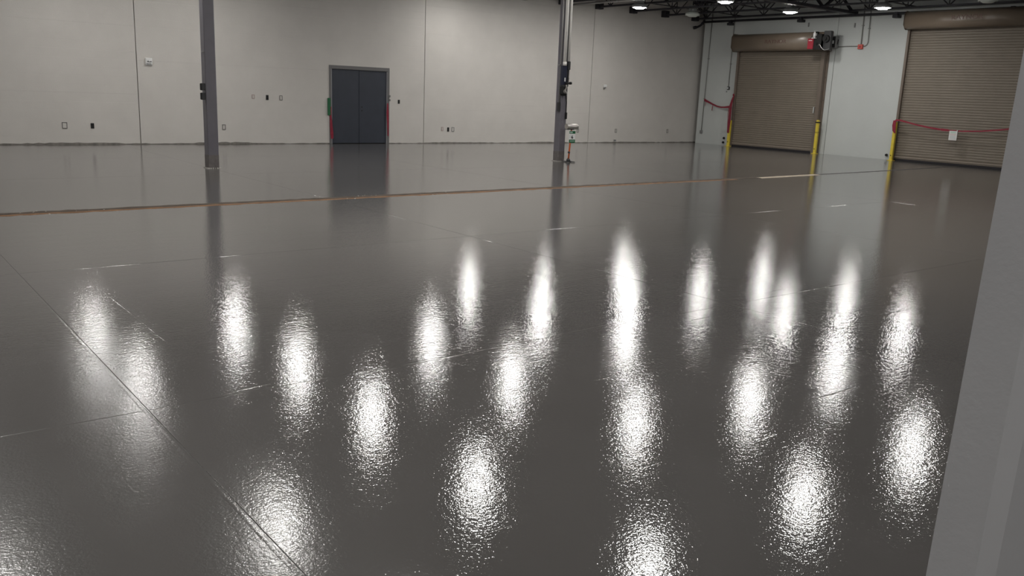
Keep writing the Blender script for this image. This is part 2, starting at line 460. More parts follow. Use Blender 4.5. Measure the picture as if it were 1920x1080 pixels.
def rollup(name, label, ya, yb, zt, z_hood0, z_hood1, xf, hood_a, hood_b, slat_h, txt_y, txt_z, txt_size):
    """ya<yb: the curtain's sides; zt: top of the curtain in view"""
    d = thing(name, label, 'door', (XR, (ya + yb) / 2, 0), kind='structure')
    xc = XR - 0.10
    n = int((z_hood0 + 0.12 - 0.16) / slat_h)
    bm = B()
    h = slat_h
    prof = [(xc + 0.002, 0.0), (xc - 0.003, 0.003), (xc - 0.0085, 0.012), (xc - 0.011, h * 0.40), (xc - 0.011, h * 0.72),
            (xc - 0.008, h - 0.012), (xc - 0.002, h - 0.004), (xc + 0.002, h), (xc + 0.03, h), (xc + 0.03, 0.0)]
    extrude_prof(bm, prof, 'y', ya + 0.03, yb - 0.03)
    first = obj('slat', bm, M['brown'], d)
    first.location = (0, 0, 0.16)
    for k in range(1, n):
        o = bpy.data.objects.new('slat', first.data); COL.objects.link(o); o.parent = d
        o.location = (0, 0, 0.16 + k * h)
    bb = bx('bottom_bar', M['bar'], d, xc - 0.03, xc + 0.04, ya + 0.04, yb - 0.04, 0.06, 0.155, bev=0.008)
    bx('bar_ridge', M['bar'], bb, xc - 0.05, xc - 0.028, ya + 0.05, yb - 0.05, 0.098, 0.125, bev=0.004)
    bx('bottom_seal', M['rubber'], d, xc - 0.022, xc + 0.03, ya + 0.04, yb - 0.04, 0.0, 0.062, bev=0.008)
    for (a, b) in ((yb - 0.05, yb + 0.028), (ya - 0.085, ya + 0.05)):
        bm = B()
        ysl = a if a > (ya + yb) / 2 else b
        box(bm, XR - 0.20, XR - 0.13, a, b, 0.0, z_hood0 + 0.15, 0.004)
        yo = (b - 0.045, b) if a > (ya + yb) / 2 else (a, a + 0.045)
        box(bm, XR - 0.13, XR - 0.001, yo[0], yo[1], 0.0, z_hood0 + 0.15)
        box(bm, XR - 0.04, XR - 0.001, yo[0] - 0.06, yo[1] + 0.06, 0.0, z_hood0 + 0.15)
        g = obj('guide', bm, M['guide'], d)
        bm = B()
        z = 0.3
        while z < z_hood0:
            tube(bm, [(XR - 0.045, (yo[1] + 0.03 if a > (ya + yb) / 2 else yo[0] - 0.03), z), (XR - 0.055, (yo[1] + 0.03 if a > (ya + yb) / 2 else yo[0] - 0.03), z)], 0.012, 6)
            z += 0.75
        obj('guide_bolts', bm, M['gunmetal'], g)
    # hood: folded sheet, drum-shaped front
    zm = (z_hood0 + z_hood1) / 2
    hh = z_hood1 - z_hood0
    front = []
    for q in range(19):
        t = R(90 - 10 * q)
        front.append((xf + 0.30 - 0.30 * abs(math.cos(t)) ** 0.55, zm + hh / 2 * math.copysign(abs(math.sin(t)) ** 0.8, math.sin(t))))
    prof = [(XR - 0.001, z_hood1)] + front + [(xf + 0.305, z_hood0 + 0.05), (XR - 0.001, z_hood0 + 0.05)]
    bm = B(); extrude_prof(bm, prof, 'y', hood_a, hood_b)
    for f in bm.faces:
        if len(f.verts) == 4 and min(v.co.x for v in f.verts) < xf + 0.299: f.smooth = True
    hd = obj('hood', bm, M['hood'], d)
    bm = B()
    for (a, b) in ((hood_a - 0.012, hood_a), (hood_b, hood_b + 0.012)):
        extrude_prof(bm, [(XR - 0.001, z_hood1 + 0.02), (xf + 0.1, z_hood1 + 0.02), (xf - 0.012, z_hood1 - 0.10), (xf - 0.012, z_hood0 + 0.13), (xf + 0.12, z_hood0 - 0.012), (XR - 0.001, z_hood0 - 0.012)], 'y', a, b)
    obj('end_plate', bm, M['guide'], d)
    tag(obj('lettering', text_mesh('RAYNOR', txt_size, (xf - 0.004, txt_y, txt_z), 0.004), M['letter'], hd), 'dull red lettering on the hood')
    return d

d2 = rollup('door_2', 'closed brown roll-up door with motor on its hood, nearer the far corner', 17.47, 20.99, 3.41, 3.42, 4.02, 26.30, 17.28, 21.02, 0.076,
            19.58, 3.67, 0.175)
d3 = rollup('door_3', 'closed brown roll-up door at the right with red tape sagging across it', 10.95, 14.56, 4.04, 4.00, 4.52, 26.32, 10.75, 14.55, 0.078,
            13.12, 4.22, 0.18)

# ================================================================== STEEL OVERHEAD
GZ0, GZ1 = 4.56, 5.17
bm_first = None
# girder over the columns
g = thing('roof_girder', 'dark steel truss girder running over the columns to the right wall', 'girder', (0, YC, GZ0))
bm = B(); box(bm, X0, XR, YC - 0.09, YC + 0.09, GZ0, GZ0 + 0.09); obj('bottom_chord', bm, M['steel'], g)
bm = B(); box(bm, X0, XR, YC - 0.09, YC + 0.09, GZ1 - 0.08, GZ1); obj('top_chord', bm, M['steel'], g)
x = XR - 0.2; up = True
bm = B(); cnt = 0
bars = []
while x - 0.83 > X0:
    a = (x, YC, GZ0 + 0.06 if up else GZ1 - 0.05); b = (x - 0.83, YC, GZ1 - 0.05 if up else GZ0 + 0.06)
    bars.append((a, b)); x -= 0.83; up = not up
for a, b in bars:
    bm = B(); bar(bm, a, b, 0.07, 0.07); obj('web_bar', bm, M['steel'], g)

# joists between girder and back wall, and one bay nearer
JZ0 = 4.63
def joist_proto(ya, yb, name, far):
    j = thing(name, None, 'joist', (0, ya, JZ0))
    bm = B(); box(bm, -0.055, -0.012, ya, yb, JZ0 - 0.02, JZ0 + 0.035); box(bm, 0.012, 0.055, ya, yb, JZ0 - 0.02, JZ0 + 0.035)
    obj('bottom_chord', bm, M['steel'], j)
    bm = B(); box(bm, -0.06, -0.012, ya, yb, ZD - 0.075, ZD - 0.01); box(bm, 0.012, 0.06, ya, yb, ZD - 0.075, ZD - 0.01)
    obj('top_chord', bm, M['steel'], j)
    n = 10; st = (yb - ya) / n
    for k in range(n):
        y0 = ya + k * st
        lo_, hi_ = JZ0 + 0.01, ZD - 0.03
        a, b = ((0, y0, hi_), (0, y0 + st, lo_)) if k % 2 == 0 else ((0, y0, lo_), (0, y0 + st, hi_))
        bm = B(); bar(bm, a, b, 0.028, 0.028); obj('web_bar', bm, M['steel'], j)
        if k % 2 == 0:
            bm = B(); bar(bm, (0, y0 + st, lo_), (0, y0 + st, hi_), 0.022, 0.022); obj('web_post', bm, M['steel'], j)
    if far:
        bm = B(); box(bm, -0.12, 0.12, YB - 0.20, YB - 0.001, JZ0 - 0.07, JZ0 + 0.16, 0.01)
        obj('end_bracket', bm, M['steel'], j)
    return j
jf = joist_proto(YC + 0.09, YB - 0.002, 'roof_joist', True)
jn = joist_proto(10.1, YC - 0.09, 'roof_joist', False)
index_kids(None)
ordinal = ['last', 'second to last', 'third to last', 'fourth to last', 'fifth to last', 'sixth to last']
for k in range(6):
    o = jf if k == 0 else copy_tree(jf, None)
    o.location = (26.42 - 1.665 * k, YC + 0.09, JZ0)
    tag(o, 'dark open-web joist bearing on the back wall, %s before the far corner' % ordinal[k], group='roof joists')
for k in range(4):
    o = jn if k == 0 else copy_tree(jn, None)
    o.location = (26.42 - 1.665 * k, 10.1, JZ0)
    tag(o, 'dark open-web joist on the girder\'s near side, %s before the right wall' % ordinal[k], group='roof joists')
# bridging rods across the joists
for y, lab in ((20.9, 'thin dark bridging rod crossing the joists nearest the back wall'), (18.7, 'thin dark bridging rod crossing the joists midway between girder and back wall'),
               (14.4, 'thin dark bridging rod crossing the joists on the near side of the girder')):
    bm = B(); tube(bm, [(17.0, y, JZ0 + 0.05), (XR, y, JZ0 + 0.05)], 0.02, 6)
    tag(obj('bridging_rod', bm, M['steel'], origin=(XR, y, JZ0)), lab, 'rod', 'bridging rods')

# black pipe along the top of the right wall with hangers
wp = thing('wall_pipe', 'black pipe with hangers running along the top of the right wall', 'pipe', (XR, 18, 4.52))
tb('pipe', M['steel'], wp, [(XR - 0.13, 22.72, 4.545), (XR - 0.13, 6.0, 4.49)], 0.042, 10)
for y in (21.5, 18.5, 15.05, 11.6):
    bm = B(); box(bm, XR - 0.24, XR - 0.001, y - 0.09, y + 0.09, 4.38, 4.47, 0.01); box(bm, XR - 0.20, XR - 0.08, y - 0.05, y + 0.05, 4.46, 4.56)
    obj('hanger', bm, M['steel'], wp)
pe = thing('pipe_drop', 'short black pipe elbow in the far corner under the ceiling', 'pipe', (26.65, 22.85, 4.3))
tb('pipe', M['steel'], pe, [(26.70, 22.72, 4.60), (26.66, 22.76, 4.48), (26.60, 22.82, 4.40), (26.48, 22.86, 4.34), (26.40, 22.88, 4.32)], 0.04, 8)
tb('fitting', M['steel'], pe, [(26.67, 22.75, 4.51), (26.65, 22.77, 4.46)], 0.058, 8)
tb('end_cap', M['steel'], pe, [(26.44, 22.87, 4.33), (26.34, 22.90, 4.31)], 0.06, 8)
tb('hanger_rod', M['steel'], pe, [(26.70, 22.72, 4.58), (26.70, 22.72, ZD + 0.005)], 0.015, 6)
# pale conduit under the joists beside the column top
pc = thing('ceiling_conduit', 'pale grey conduit under the joists right of the column top', 'conduit', (20.3, 20, 4.60))
tb('pipe', M['galv'], pc, [(20.20, YB - 0.002, 4.60), (20.22, YC + 0.4, 4.60)], 0.035, 8)
tb('coupling', M['galv'], pc, [(20.21, 20.9, 4.60), (20.21, 20.75, 4.60)], 0.045, 8)
bm = B(); bar(bm, (20.1, 19.0, 4.63), (19.7, 19.0, 4.63), 0.04, 0.02); bar(bm, (20.25, 19.0, 4.63), (20.0, 19.0, 4.63), 0.04, 0.02)
obj('strap', bm, M['galv'], pc)

# ================================================================== LAMPS
def lamp(name, lit):
    c = (0, 0, LZ)
    t = thing(name, None, 'ceiling lamp', (0, 0, LZ))
    bm = B(); lathe(bm, [(0, 0.0), (0.13, 0.004), (0.19, 0.045), (0.205, 0.085), (0.19, 0.10)], c, 20)
    obj('lens', bm, M['lens_lit'] if lit else M['lens_off'], t)
    bm = B(); lathe(bm, [(0.222, 0.036), (0.236, 0.036), (0.250, 0.105), (0.17, 0.16), (0.11, 0.185), (0, 0.185)], c, 20)
    obj('rim', bm, M['housing'] if lit else M['lens_off'], t)
    bm = B(); box(bm, -0.11, 0.11, -0.10, 0.10, LZ + 0.18, LZ + 0.38, 0.015)
    obj('ballast_box', bm, M['housing'], t)
    tb('hanger_stem', M['steel'], t, [(0, 0, LZ + 0.37), (0, 0, ZD + 0.03)], 0.02, 8)
    return t
LZ = 4.40
lit0 = lamp('ceiling_lamp', True); off0 = lamp('ceiling_lamp', False)
index_kids(None)
LIT = [  # visible in the frame
    (20.85, 20.45, 'lit ceiling lamp right of the middle column top, leftmost of the glowing lamps'),
    (20.95, 17.10, 'lit ceiling lamp cut by the top edge, second of the glowing lamps from the left'),
    (24.25, 17.20, 'lit ceiling lamp above the motor end of the first roll-up door'),
    (24.45, 14.22, 'lit ceiling lamp above the white wall between the roll-up doors'),
    # above the frame, seen only as reflections in the floor
    (4.30, 20.75, 'lit lamp above the frame, mirrored as the upper soft glow at far left'),
    (4.30, 17.15, 'lit lamp above the frame, mirrored as the lower soft glow at far left'),
    (4.30, 10.40, 'lit lamp above the frame, mirrored at the bottom edge left of the middle'),
    (7.55, 20.70, 'lit lamp above the frame, mirrored right below the left column reflection'),
    (7.55, 17.00, 'lit lamp above the frame, mirrored lower right of the left column reflection'),
    (7.50, 13.60, 'lit lamp above the frame, mirrored below the double door reflection'),
    (7.50, 10.20, 'lit lamp above the frame, mirrored as the large glow at lower middle'),
    (7.90, 6.90, 'lit lamp above the frame, mirrored at the bottom edge right of the middle'),
    (11.05, 17.10, 'lit lamp above the frame, mirrored halfway between double door and middle column reflections'),
    (11.05, 13.90, 'lit lamp above the frame, mirrored at the very centre of the floor'),
    (11.45, 10.60, 'lit lamp above the frame, mirrored as the lowest glow of the long streak'),
    (11.55, 7.00, 'lit lamp above the frame, mirrored as the lowest glow at the right'),
    (15.10, 21.30, 'lit lamp above the frame, mirrored just left of the middle column reflection'),
    (14.65, 17.30, 'lit lamp above the frame, mirrored just below the middle column reflection'),
    (15.40, 14.80, 'lit lamp above the frame, mirrored in the middle of the long streak'),
    (14.40, 10.20, 'lit lamp above the frame, mirrored left of and below the white wall reflection'),
    (14.85, 6.98, 'lit lamp above the frame, mirrored low at right beside the near wall end'),
    (17.60, 20.55, 'lit lamp above the frame, mirrored as a faint streak under the middle column'),
    (18.80, 18.00, 'lit lamp above the frame, mirrored in the upper part of the long streak'),
    (18.10, 10.60, 'lit lamp above the frame, mirrored directly below the white wall reflection'),
    (22.40, 11.30, 'lit lamp above the frame, mirrored in the second roll-up door reflection'),
    (21.40, 14.30, 'lit lamp above the frame, mirrored low in the first roll-up door reflection'),
]
for n, (x, y, lab) in enumerate(LIT):
    o = lit0 if n == 0 else copy_tree(lit0, None)
    o.location = (x, y, LZ); tag(o, lab, group='lit ceiling lamps')
for x, y in ((0.9, 6.9), (0.9, 10.4), (0.9, 17.1), (0.9, 3.5), (4.3, 6.9), (4.3, 3.5), (7.7, 3.4), (11.2, 3.4), (14.6, 3.4), (-2.5, 13.8), (-2.5, 6.9), (-2.5, -3.0), (0.5, -2.5), (-6.0, 0.4), (-6.0, -4.0)):
    o = copy_tree(lit0, None); o.location = (x, y, LZ)
    where = 'added unseen behind the camera' if y < 1 else 'left of the frame' if x < 2 else 'high above the frame with its reflection out of view'  # the lamps behind the camera are added fill for the near wall end
    tag(o, 'lit ceiling lamp ' + where, group='lamps ' + where)
OFF = [(23.75, 20.75, 'unlit pale ceiling lamp hanging near the far corner left of the first roll-up door'),
       (24.30, 11.20, 'unlit pale ceiling lamp at the top edge above the second roll-up door'),
       (11.0, 20.5, 'unlit ceiling lamp above the frame, over the dim patch of wall above the double door')]
for n, (x, y, lab) in enumerate(OFF):
    o = off0 if n == 0 else copy_tree(off0, None)
    o.location = (x, y, LZ); tag(o, lab, group='unlit ceiling lamps')

# ================================================================== COLUMNS
def column(x, label):
    c = thing('steel_column', label, 'column', (x, YC, 0))
    s = 0.102
    bx('shaft', M['column'], c, x - s, x + s, YC - s, YC + s, 0.0, GZ0 + 0.002, bev=0.012)
    bm = B(); box(bm, x - s - 0.002, x + s + 0.002, YC - s - 0.002, YC + s + 0.002, 0.0, 0.26, 0.012)
    tag(obj('foot_wrap', bm, M['scuff'], c), 'scuffed brownish foot of the column')
    bm = B()
    for k in range(26):
        a = k / 26 * 2 * math.pi
        px = max(-1, min(1, 1.5 * math.cos(a))) * (s + 0.012); py = max(-1, min(1, 1.5 * math.sin(a))) * (s + 0.012)
        r = random.uniform(0.010, 0.022)
        tube(bm, [(x + px, YC + py, -0.001), (x + px, YC + py, 0.014)], [r, r * 0.7], 6)
    tag(obj('grout_ring', bm, M['grout'], floor), 'pale crumbly grout around a column foot')
    return c
CX1, CX2 = 5.68, 14.37
c1 = column(CX1, 'dark grey square steel column at the left, with two small boxes on its left side')
c2 = column(CX2, 'dark grey square steel column in the middle, carrying white pipes')
for z in (1.50, 1.33):
    b = bx('junction_box', M['gunmetal'], c1, CX1 - 0.175, CX1 - 0.1025, YC - 0.085, YC - 0.02, z - 0.065, z + 0.065, bev=0.006)
    bx('box_cover', M['black'], b, CX1 - 0.183, CX1 - 0.1755, YC - 0.08, YC - 0.025, z - 0.058, z + 0.058)
bm = B(); tube(bm, [(CX1 - 0.1025, YC - 0.06, 2.13), (CX1 - 0.14, YC - 0.06, 2.13)], 0.018, 6); obj('bolt_stub', bm, M['galv'], c1)

# pipes, conduit and fittings on the middle column
yf = YC - 0.102
vp = thing('white_riser_pipe', 'wider white riser pipe on the front of the middle column', 'pipe', (14.26, yf - 0.05, 2.3))
tb('pipe', M['pvc'], vp, [(14.29, yf - 0.045, 2.34), (14.29, yf - 0.045, ZD + 0.04)], 0.042, 12)
tb('socket', M['pvc'], vp, [(14.29, yf - 0.050, 2.315), (14.29, yf - 0.050, 2.40)], 0.048, 12)
vp2 = thing('white_riser_pipe', 'thinner white riser pipe at the right edge of the middle column', 'pipe', (14.42, yf - 0.04, 2.4))
tb('pipe', M['pvc'], vp2, [(14.42, yf - 0.034, 2.424), (14.42, yf - 0.034, ZD + 0.04)], 0.032, 10)
cd = thing('column_conduit', 'thin metal conduit down the left edge of the middle column', 'conduit', (14.24, YC, 1.3))
xs_ = CX2 - 0.102
tb('pipe', M['galv'], cd, [(xs_ - 0.022, YC - 0.06, 1.42), (xs_ - 0.022, YC - 0.06, ZD + 0.04)], 0.02, 8)
bm = B(); box(bm, xs_ - 0.06, xs_ - 0.0005, YC - 0.10, YC - 0.02, 1.22, 1.44, 0.006); obj('end_box', bm, M['gunmetal'], cd)
bm = B(); box(bm, xs_ - 0.11, xs_ - 0.0005, YC - 0.075, YC - 0.045, 2.30, 2.345, 0.004); tag(obj('strap_clamp', bm, M['grey'], cd), 'clamp sticking out from the conduit')
bm = B(); bar(bm, (xs_ - 0.03, yf - 0.008, 2.325), (14.27, yf - 0.008, 2.325), 0.03, 0.012); obj('strap_band', bm, M['galv'], cd)

bk = thing('bracket_unit', 'dark unit with handle and metal fitting below the white pipes on the middle column', 'bracket', (14.3, yf, 1.6))
bx('back_plate', M['navy'], bk, 14.20, 14.37, yf - 0.06, yf - 0.0025, 1.80, 2.31, bev=0.008)
bx('top_block', M['gunmetal'], bk, 14.375, 14.44, yf - 0.10, yf - 0.0025, 2.22, 2.42, bev=0.01)
bm = B(); bar(bm, (14.405, yf - 0.06, 2.22), (14.40, yf - 0.06, 2.02), 0.035, 0.035); bar(bm, (14.40, yf - 0.06, 2.03), (14.38, yf - 0.06, 1.82), 0.05, 0.04)
obj('side_arm', bm, M['gunmetal'], bk)
h = tb('handle', M['black'], bk, [(14.31, yf - 0.08, 1.895), (14.47, yf - 0.09, 1.905)], 0.022, 10)
tb('grip', M['black'], h, [(14.44, yf - 0.09, 1.903), (14.49, yf - 0.092, 1.907)], 0.034, 10)
bm = B(); box(bm, 14.17, 14.37, yf - 0.13, yf - 0.0025, 1.60, 1.86, 0.045)
obj('reel_case', bm, M['black'], bk)
bm = B(); tube(bm, [(14.25, yf - 0.128, 1.70), (14.25, yf - 0.165, 1.70)], 0.045, 10); tube(bm, [(14.26, yf - 0.15, 1.72), (14.28, yf - 0.16, 1.80), (14.29, yf - 0.15, 1.86)], 0.02, 6); tube(bm, [(14.22, yf - 0.15, 1.74), (14.29, yf - 0.17, 1.66)], 0.022, 6)
tag(obj('fitting', bm, M['silver'], bk), 'shiny metal fitting in front of the black case')
bm = B(); box(bm, 14.29, 14.32, yf - 0.07, yf - 0.0595, 1.94, 2.03); obj('catch_plate', bm, M['white'], bk)
bx('cable_stub', M['black'], bk, 14.415, 14.455, yf - 0.05, yf - 0.0025, 1.04, 1.20, bev=0.006)
tb('cable', M['black'], bk, [(14.40, yf - 0.02, 1.64), (14.435, yf - 0.02, 1.45), (14.437, yf - 0.02, 1.18)], 0.011, 6)

# sign stand next to the middle column
sx, sy = 14.42, 16.20
st = thing('sign_stand', 'orange floor stand with small green and white sign beside the middle column', 'sign', (sx, sy, 0))
bm = B(); lathe(bm, [(0, 0.0), (0.05, 0.0), (0.05, 0.05), (0.03, 0.075), (0, 0.08)], (sx - 0.03, sy, 0.012), 12)
for a in range(4):
    t = a * math.pi / 2 + 0.5
    bar(bm, (sx - 0.03, sy, 0.016), (sx - 0.03 + 0.17 * math.cos(t), sy + 0.17 * math.sin(t), 0.014), 0.035, 0.02)
obj('base', bm, M['gunmetal'], st)
pole = tb('pole', M['orange'], st, [(sx - 0.03, sy, 0.06), (sx + 0.02, sy, 0.79)], 0.021, 10)
tb('collar', M['gunmetal'], pole, [(sx - 0.025, sy, 0.22), (sx - 0.022, sy, 0.26)], 0.03, 10)
bm = B(); tube(bm, [(sx - 0.03, sy - 0.02, 0.24), (sx - 0.07, sy - 0.03, 0.245)], 0.014, 6); obj('knob', bm, M['gunmetal'], pole)
sg = bx('sign_panel', M['white'], st, sx - 0.085, sx + 0.115, sy - 0.045, sy - 0.032, 0.475, 0.765, bev=0.003)
ysg = sy - 0.046
bx('sign_header', M['green'], sg, sx - 0.083, sx + 0.113, ysg - 0.003, ysg + 0.001, 0.70, 0.763)
bx('sign_footer', M['green'], sg, sx - 0.083, sx + 0.113, ysg - 0.003, ysg + 0.001, 0.477, 0.555)
bm = B()
for k in range(4): box(bm, sx - 0.07 + k * 0.024, sx - 0.054 + k * 0.024, ysg - 0.005, ysg - 0.003, 0.715, 0.745)
for k in range(8): box(bm, sx - 0.055 + k * 0.018, sx - 0.043 + k * 0.018, ysg - 0.005, ysg - 0.003, 0.512, 0.530)
obj('sign_print', bm, M['pale_green'], sg)
bm = B(); box(bm, sx + 0.012, sx + 0.026, ysg - 0.004, ysg + 0.0, 0.605, 0.655); box(bm, sx - 0.012, sx + 0.0, ysg - 0.004, ysg + 0.0, 0.608, 0.635); box(bm, sx - 0.015, sx + 0.05, ysg - 0.004, ysg + 0.0, 0.595, 0.61)
vv = [bm.verts.new(q) for q in ((sx - 0.005, ysg - 0.003, 0.595), (sx + 0.042, ysg - 0.003, 0.595), (sx + 0.019, ysg - 0.003, 0.568))]
bm.faces.new(vv)
obj('sign_symbol', bm, M['black'], sg)
# ribbed metal hose lying on top of the stand
hs = thing('metal_hose', 'short ribbed silver hose lying across the top of the sign stand', 'hose', (14.3, sy, 0.80))
bm = B()
pts, rad = [], []
for k in range(49):
    t = k / 48
    pts.append((14.27 + 0.33 * t, sy, 0.868)); rad.append(0.058 + (0.009 if k % 4 < 2 else -0.007))
tube(bm, pts, rad, 14); obj('ribbed_tube', bm, M['silver'], hs)
bm = B(); tube(bm, [(14.60, sy, 0.868), (14.635, sy, 0.855)], [0.06, 0.05], 12); bar(bm, (14.60, sy, 0.87), (14.67, sy, 0.80), 0.02, 0.03); bar(bm, (14.53, sy, 0.803), (14.68, sy, 0.803), 0.05, 0.012)
obj('end_flange', bm, M['silver'], hs)
bm = B(); box(bm, 14.275, 14.36, sy - 0.05, sy + 0.05, 0.792, 0.808, 0.003); box(bm, 14.40, 14.49, sy - 0.035, sy + 0.035, 0.791, 0.815, 0.003); tag(obj('saddle', bm, M['gunmetal'], hs), 'dark saddle under the hose')

# ================================================================== FLOOR JOINT FILLER (rusty strip across the hall)
fj = thing('floor_joint', 'long rusty brown joint strip crossing the glossy floor', 'floor joint', (1.46, 11.47, 0))
def jy(x):
    pts = [(X0, 11.30), (1.46, 11.45), (9.6, 11.66), (16.4, 11.80), (22.06, 12.09), (26.8, 12.40)]
    for (a, ya), (b, yb) in zip(pts, pts[1:]):
        if x <= b: return ya + (yb - ya) * (x - a) / (b - a)
    return pts[-1][1]
def joint_bm(xa, xb, o0, o1, z, jit):
    bm = B(); n = max(2, int((xb - xa) / 0.10)); rows = []
    for k in range(n + 1):
        x = xa + (xb - xa) * k / n; c = jy(x)
        y0_ = c + o0 + random.uniform(-jit, jit); y1_ = c + o1 + random.uniform(-jit, jit)
        zz = z + random.uniform(-0.001, 0.001)
        rows.append([bm.verts.new(q) for q in ((x, y0_, 0.0), (x, y0_ + 0.006, zz), (x, y1_ - 0.006, zz), (x, y1_, 0.0))])
    for a, b in zip(rows, rows[1:]):
        for k in range(3): bm.faces.new((a[k], b[k], b[k + 1], a[k + 1]))
    return bm
obj('joint_filler', joint_bm(X0, 16.1, -0.03, 0.13, 0.005, 0.022), M['rust'], fj)
tag(obj('stained_edge', joint_bm(X0, 15.2, -0.115, -0.02, 0.003, 0.02), M['rust_orange'], fj), 'orange stained near edge of the joint')
tag(obj('joint_filler', joint_bm(16.1, 18.5, -0.09, 0.07, 0.005, 0.012), M['beige'], fj), 'pale beige bare stretch of the joint')
tag(obj('joint_filler', joint_bm(18.5, 26.5, -0.035, 0.045, 0.004, 0.008), M['dark_joint'], fj), 'thin dark far stretch of the joint')
bm = B()
for k in range(46):
    x = random.choice((random.uniform(5.9, 6.5), random.uniform(1.4, 2.6), random.uniform(7.2, 8.0), random.uniform(1.4, 14)))
    y = jy(x) + random.uniform(-0.14, 0.2); r = random.uniform(0.004, 0.013)
    lathe(bm, [(r, 0.0), (r * 0.7, r * 0.5), (0, r * 0.7)], (x, y, 0.0), 6)
tag(obj('coating_flakes', bm, M['grout'], fj, ), 'bright crumbs of coating along the joint', kind='stuff')

# ================================================================== THINGS ON THE BACK WALL
def plate(x, z, w_, h_, rim, inner, name, label, group=None, cat='outlet'):
    t = thing(name, label, cat, (x, YB, z), group)
    d = 0.012
    bm = B()
    k = 0.016
    box(bm, x - w_ / 2, x + w_ / 2, YB - d, YB - 0.0012, z + h_ / 2 - k, z + h_ / 2); box(bm, x - w_ / 2, x + w_ / 2, YB - d, YB - 0.0012, z - h_ / 2, z - h_ / 2 + k)
    box(bm, x - w_ / 2, x - w_ / 2 + k, YB - d, YB - 0.0012, z - h_ / 2 + k, z + h_ / 2 - k); box(bm, x + w_ / 2 - k, x + w_ / 2, YB - d, YB - 0.0012, z - h_ / 2 + k, z + h_ / 2 - k)
    obj('rim', bm, rim, t)
    bx('insert', inner, t, x - w_ / 2 + k, x + w_ / 2 - k, YB - 0.006, YB - 0.0012, z - h_ / 2 + k, z + h_ / 2 - k)
    return t
P = plate
P(4.43, 0.45, 0.115, 0.15, M['plate_edge'], M['plate'], 'wall_outlet', 'outlet box with dark rim and pale middle, leftmost on the back wall')
P(5.04, 0.445, 0.075, 0.125, M['black'], M['black'], 'wall_outlet', 'open black outlet hole low on the wall left of the left column')
P(8.25, 0.44, 0.09, 0.14, M['plate_edge'], M['block'], 'wall_outlet', 'painted-over outlet plate low on the wall just right of the left column')
P(9.07, 1.25, 0.08, 0.11, M['pink'], M['block'], 'wall_switch', 'faint painted-over switch plate right of the left column, leftmost of three', cat='switch')
P(9.46, 1.24, 0.07, 0.13, M['black'], M['black'], 'wall_switch', 'open black switch hole between two plates left of the double door', cat='switch')
P(9.85, 1.24, 0.085, 0.13, M['plate_edge'], M['block'], 'wall_switch', 'outlined switch plate left of the double door, rightmost of three', cat='switch')
P(13.56, 1.23, 0.06, 0.115, M['black'], M['black'], 'wall_switch', 'open black switch hole just right of the double door', cat='switch')
P(15.13, 0.44, 0.07, 0.12, M['pink'], M['block'], 'wall_outlet', 'faint pinkish outlet plate right of the first seam past the door, leftmost of three')
P(15.35, 0.425, 0.065, 0.13, M['black'], M['black'], 'wall_outlet', 'open black outlet hole between two plates right of the double door')
P(15.53, 0.43, 0.095, 0.135, M['grey'], M['plate'], 'wall_outlet', 'pale outlet plate right of the black outlet hole')
P(20.82, 0.425, 0.085, 0.14, M['plate_edge'], M['plate'], 'wall_outlet', 'dark-rimmed outlet plate just right of the sign stand')
P(22.69, 0.425, 0.085, 0.14, M['plate_edge'], M['plate'], 'wall_outlet', 'dark-rimmed outlet plate right of the last wall seam')
P(25.45, 0.43, 0.085, 0.14, M['plate_edge'], M['block'], 'wall_outlet', 'small outlet plate nearest the far corner')
al = thing('alarm_strobe', 'white square alarm strobe high on the wall left of the left column', 'alarm', (6.42, YB, 1.95))
bx('case', M['white'], al, 6.34, 6.50, YB - 0.05, YB - 0.0012, 1.94, 2.11, bev=0.01)
bx('strobe_window', M['grey'], al, 6.375, 6.475, YB - 0.058, YB - 0.049, 2.01, 2.04)
bx('sounder_slot', M['grey'], al, 6.355, 6.47, YB - 0.056, YB - 0.049, 1.96, 1.98)
bm = B(); tube(bm, [(6.43, YB - 0.05, 2.045), (6.43, YB - 0.075, 2.045)], 0.022, 8); obj('strobe_tip', bm, M['white'], al)
sn = thing('wall_sensor', 'small white sensor on the wall right of the middle column', 'sensor', (21.98, YB, 1.97))
bx('case', M['white'], sn, 21.92, 22.05, YB - 0.07, YB - 0.0012, 1.95, 2.05, bev=0.012)
bm = B(); bar(bm, (21.98, YB - 0.04, 1.95), (21.92, YB - 0.06, 1.90), 0.06, 0.03); obj('tilted_head', bm, M['grey'], sn)
bp = thing('base_vent', 'small pale plate at floor level below the last outlets', 'vent', (22.65, YB, 0.02))
bx('plate', M['plate'], bp, 22.56, 22.74, YB - 0.02, YB - 0.0045, 0.03, 0.13, bev=0.004)
bx('grille', M['grey'], bp, 22.59, 22.71, YB - 0.024, YB - 0.0195, 0.05, 0.11)
fb = thing('floor_stub', 'tiny dark bolt stub at the wall foot right of the left column', 'bolt', (8.0, YB, 0.0))
bm = B(); tube(bm, [(7.97, YB - 0.03, 0.0), (7.97, YB - 0.03, 0.10)], 0.018, 8); obj('stem', bm, M['gunmetal'], fb)
bm = B(); tube(bm, [(7.97, YB - 0.03, 0.10), (7.97, YB - 0.03, 0.13)], 0.032, 6); obj('cap', bm, M['gunmetal'], fb)

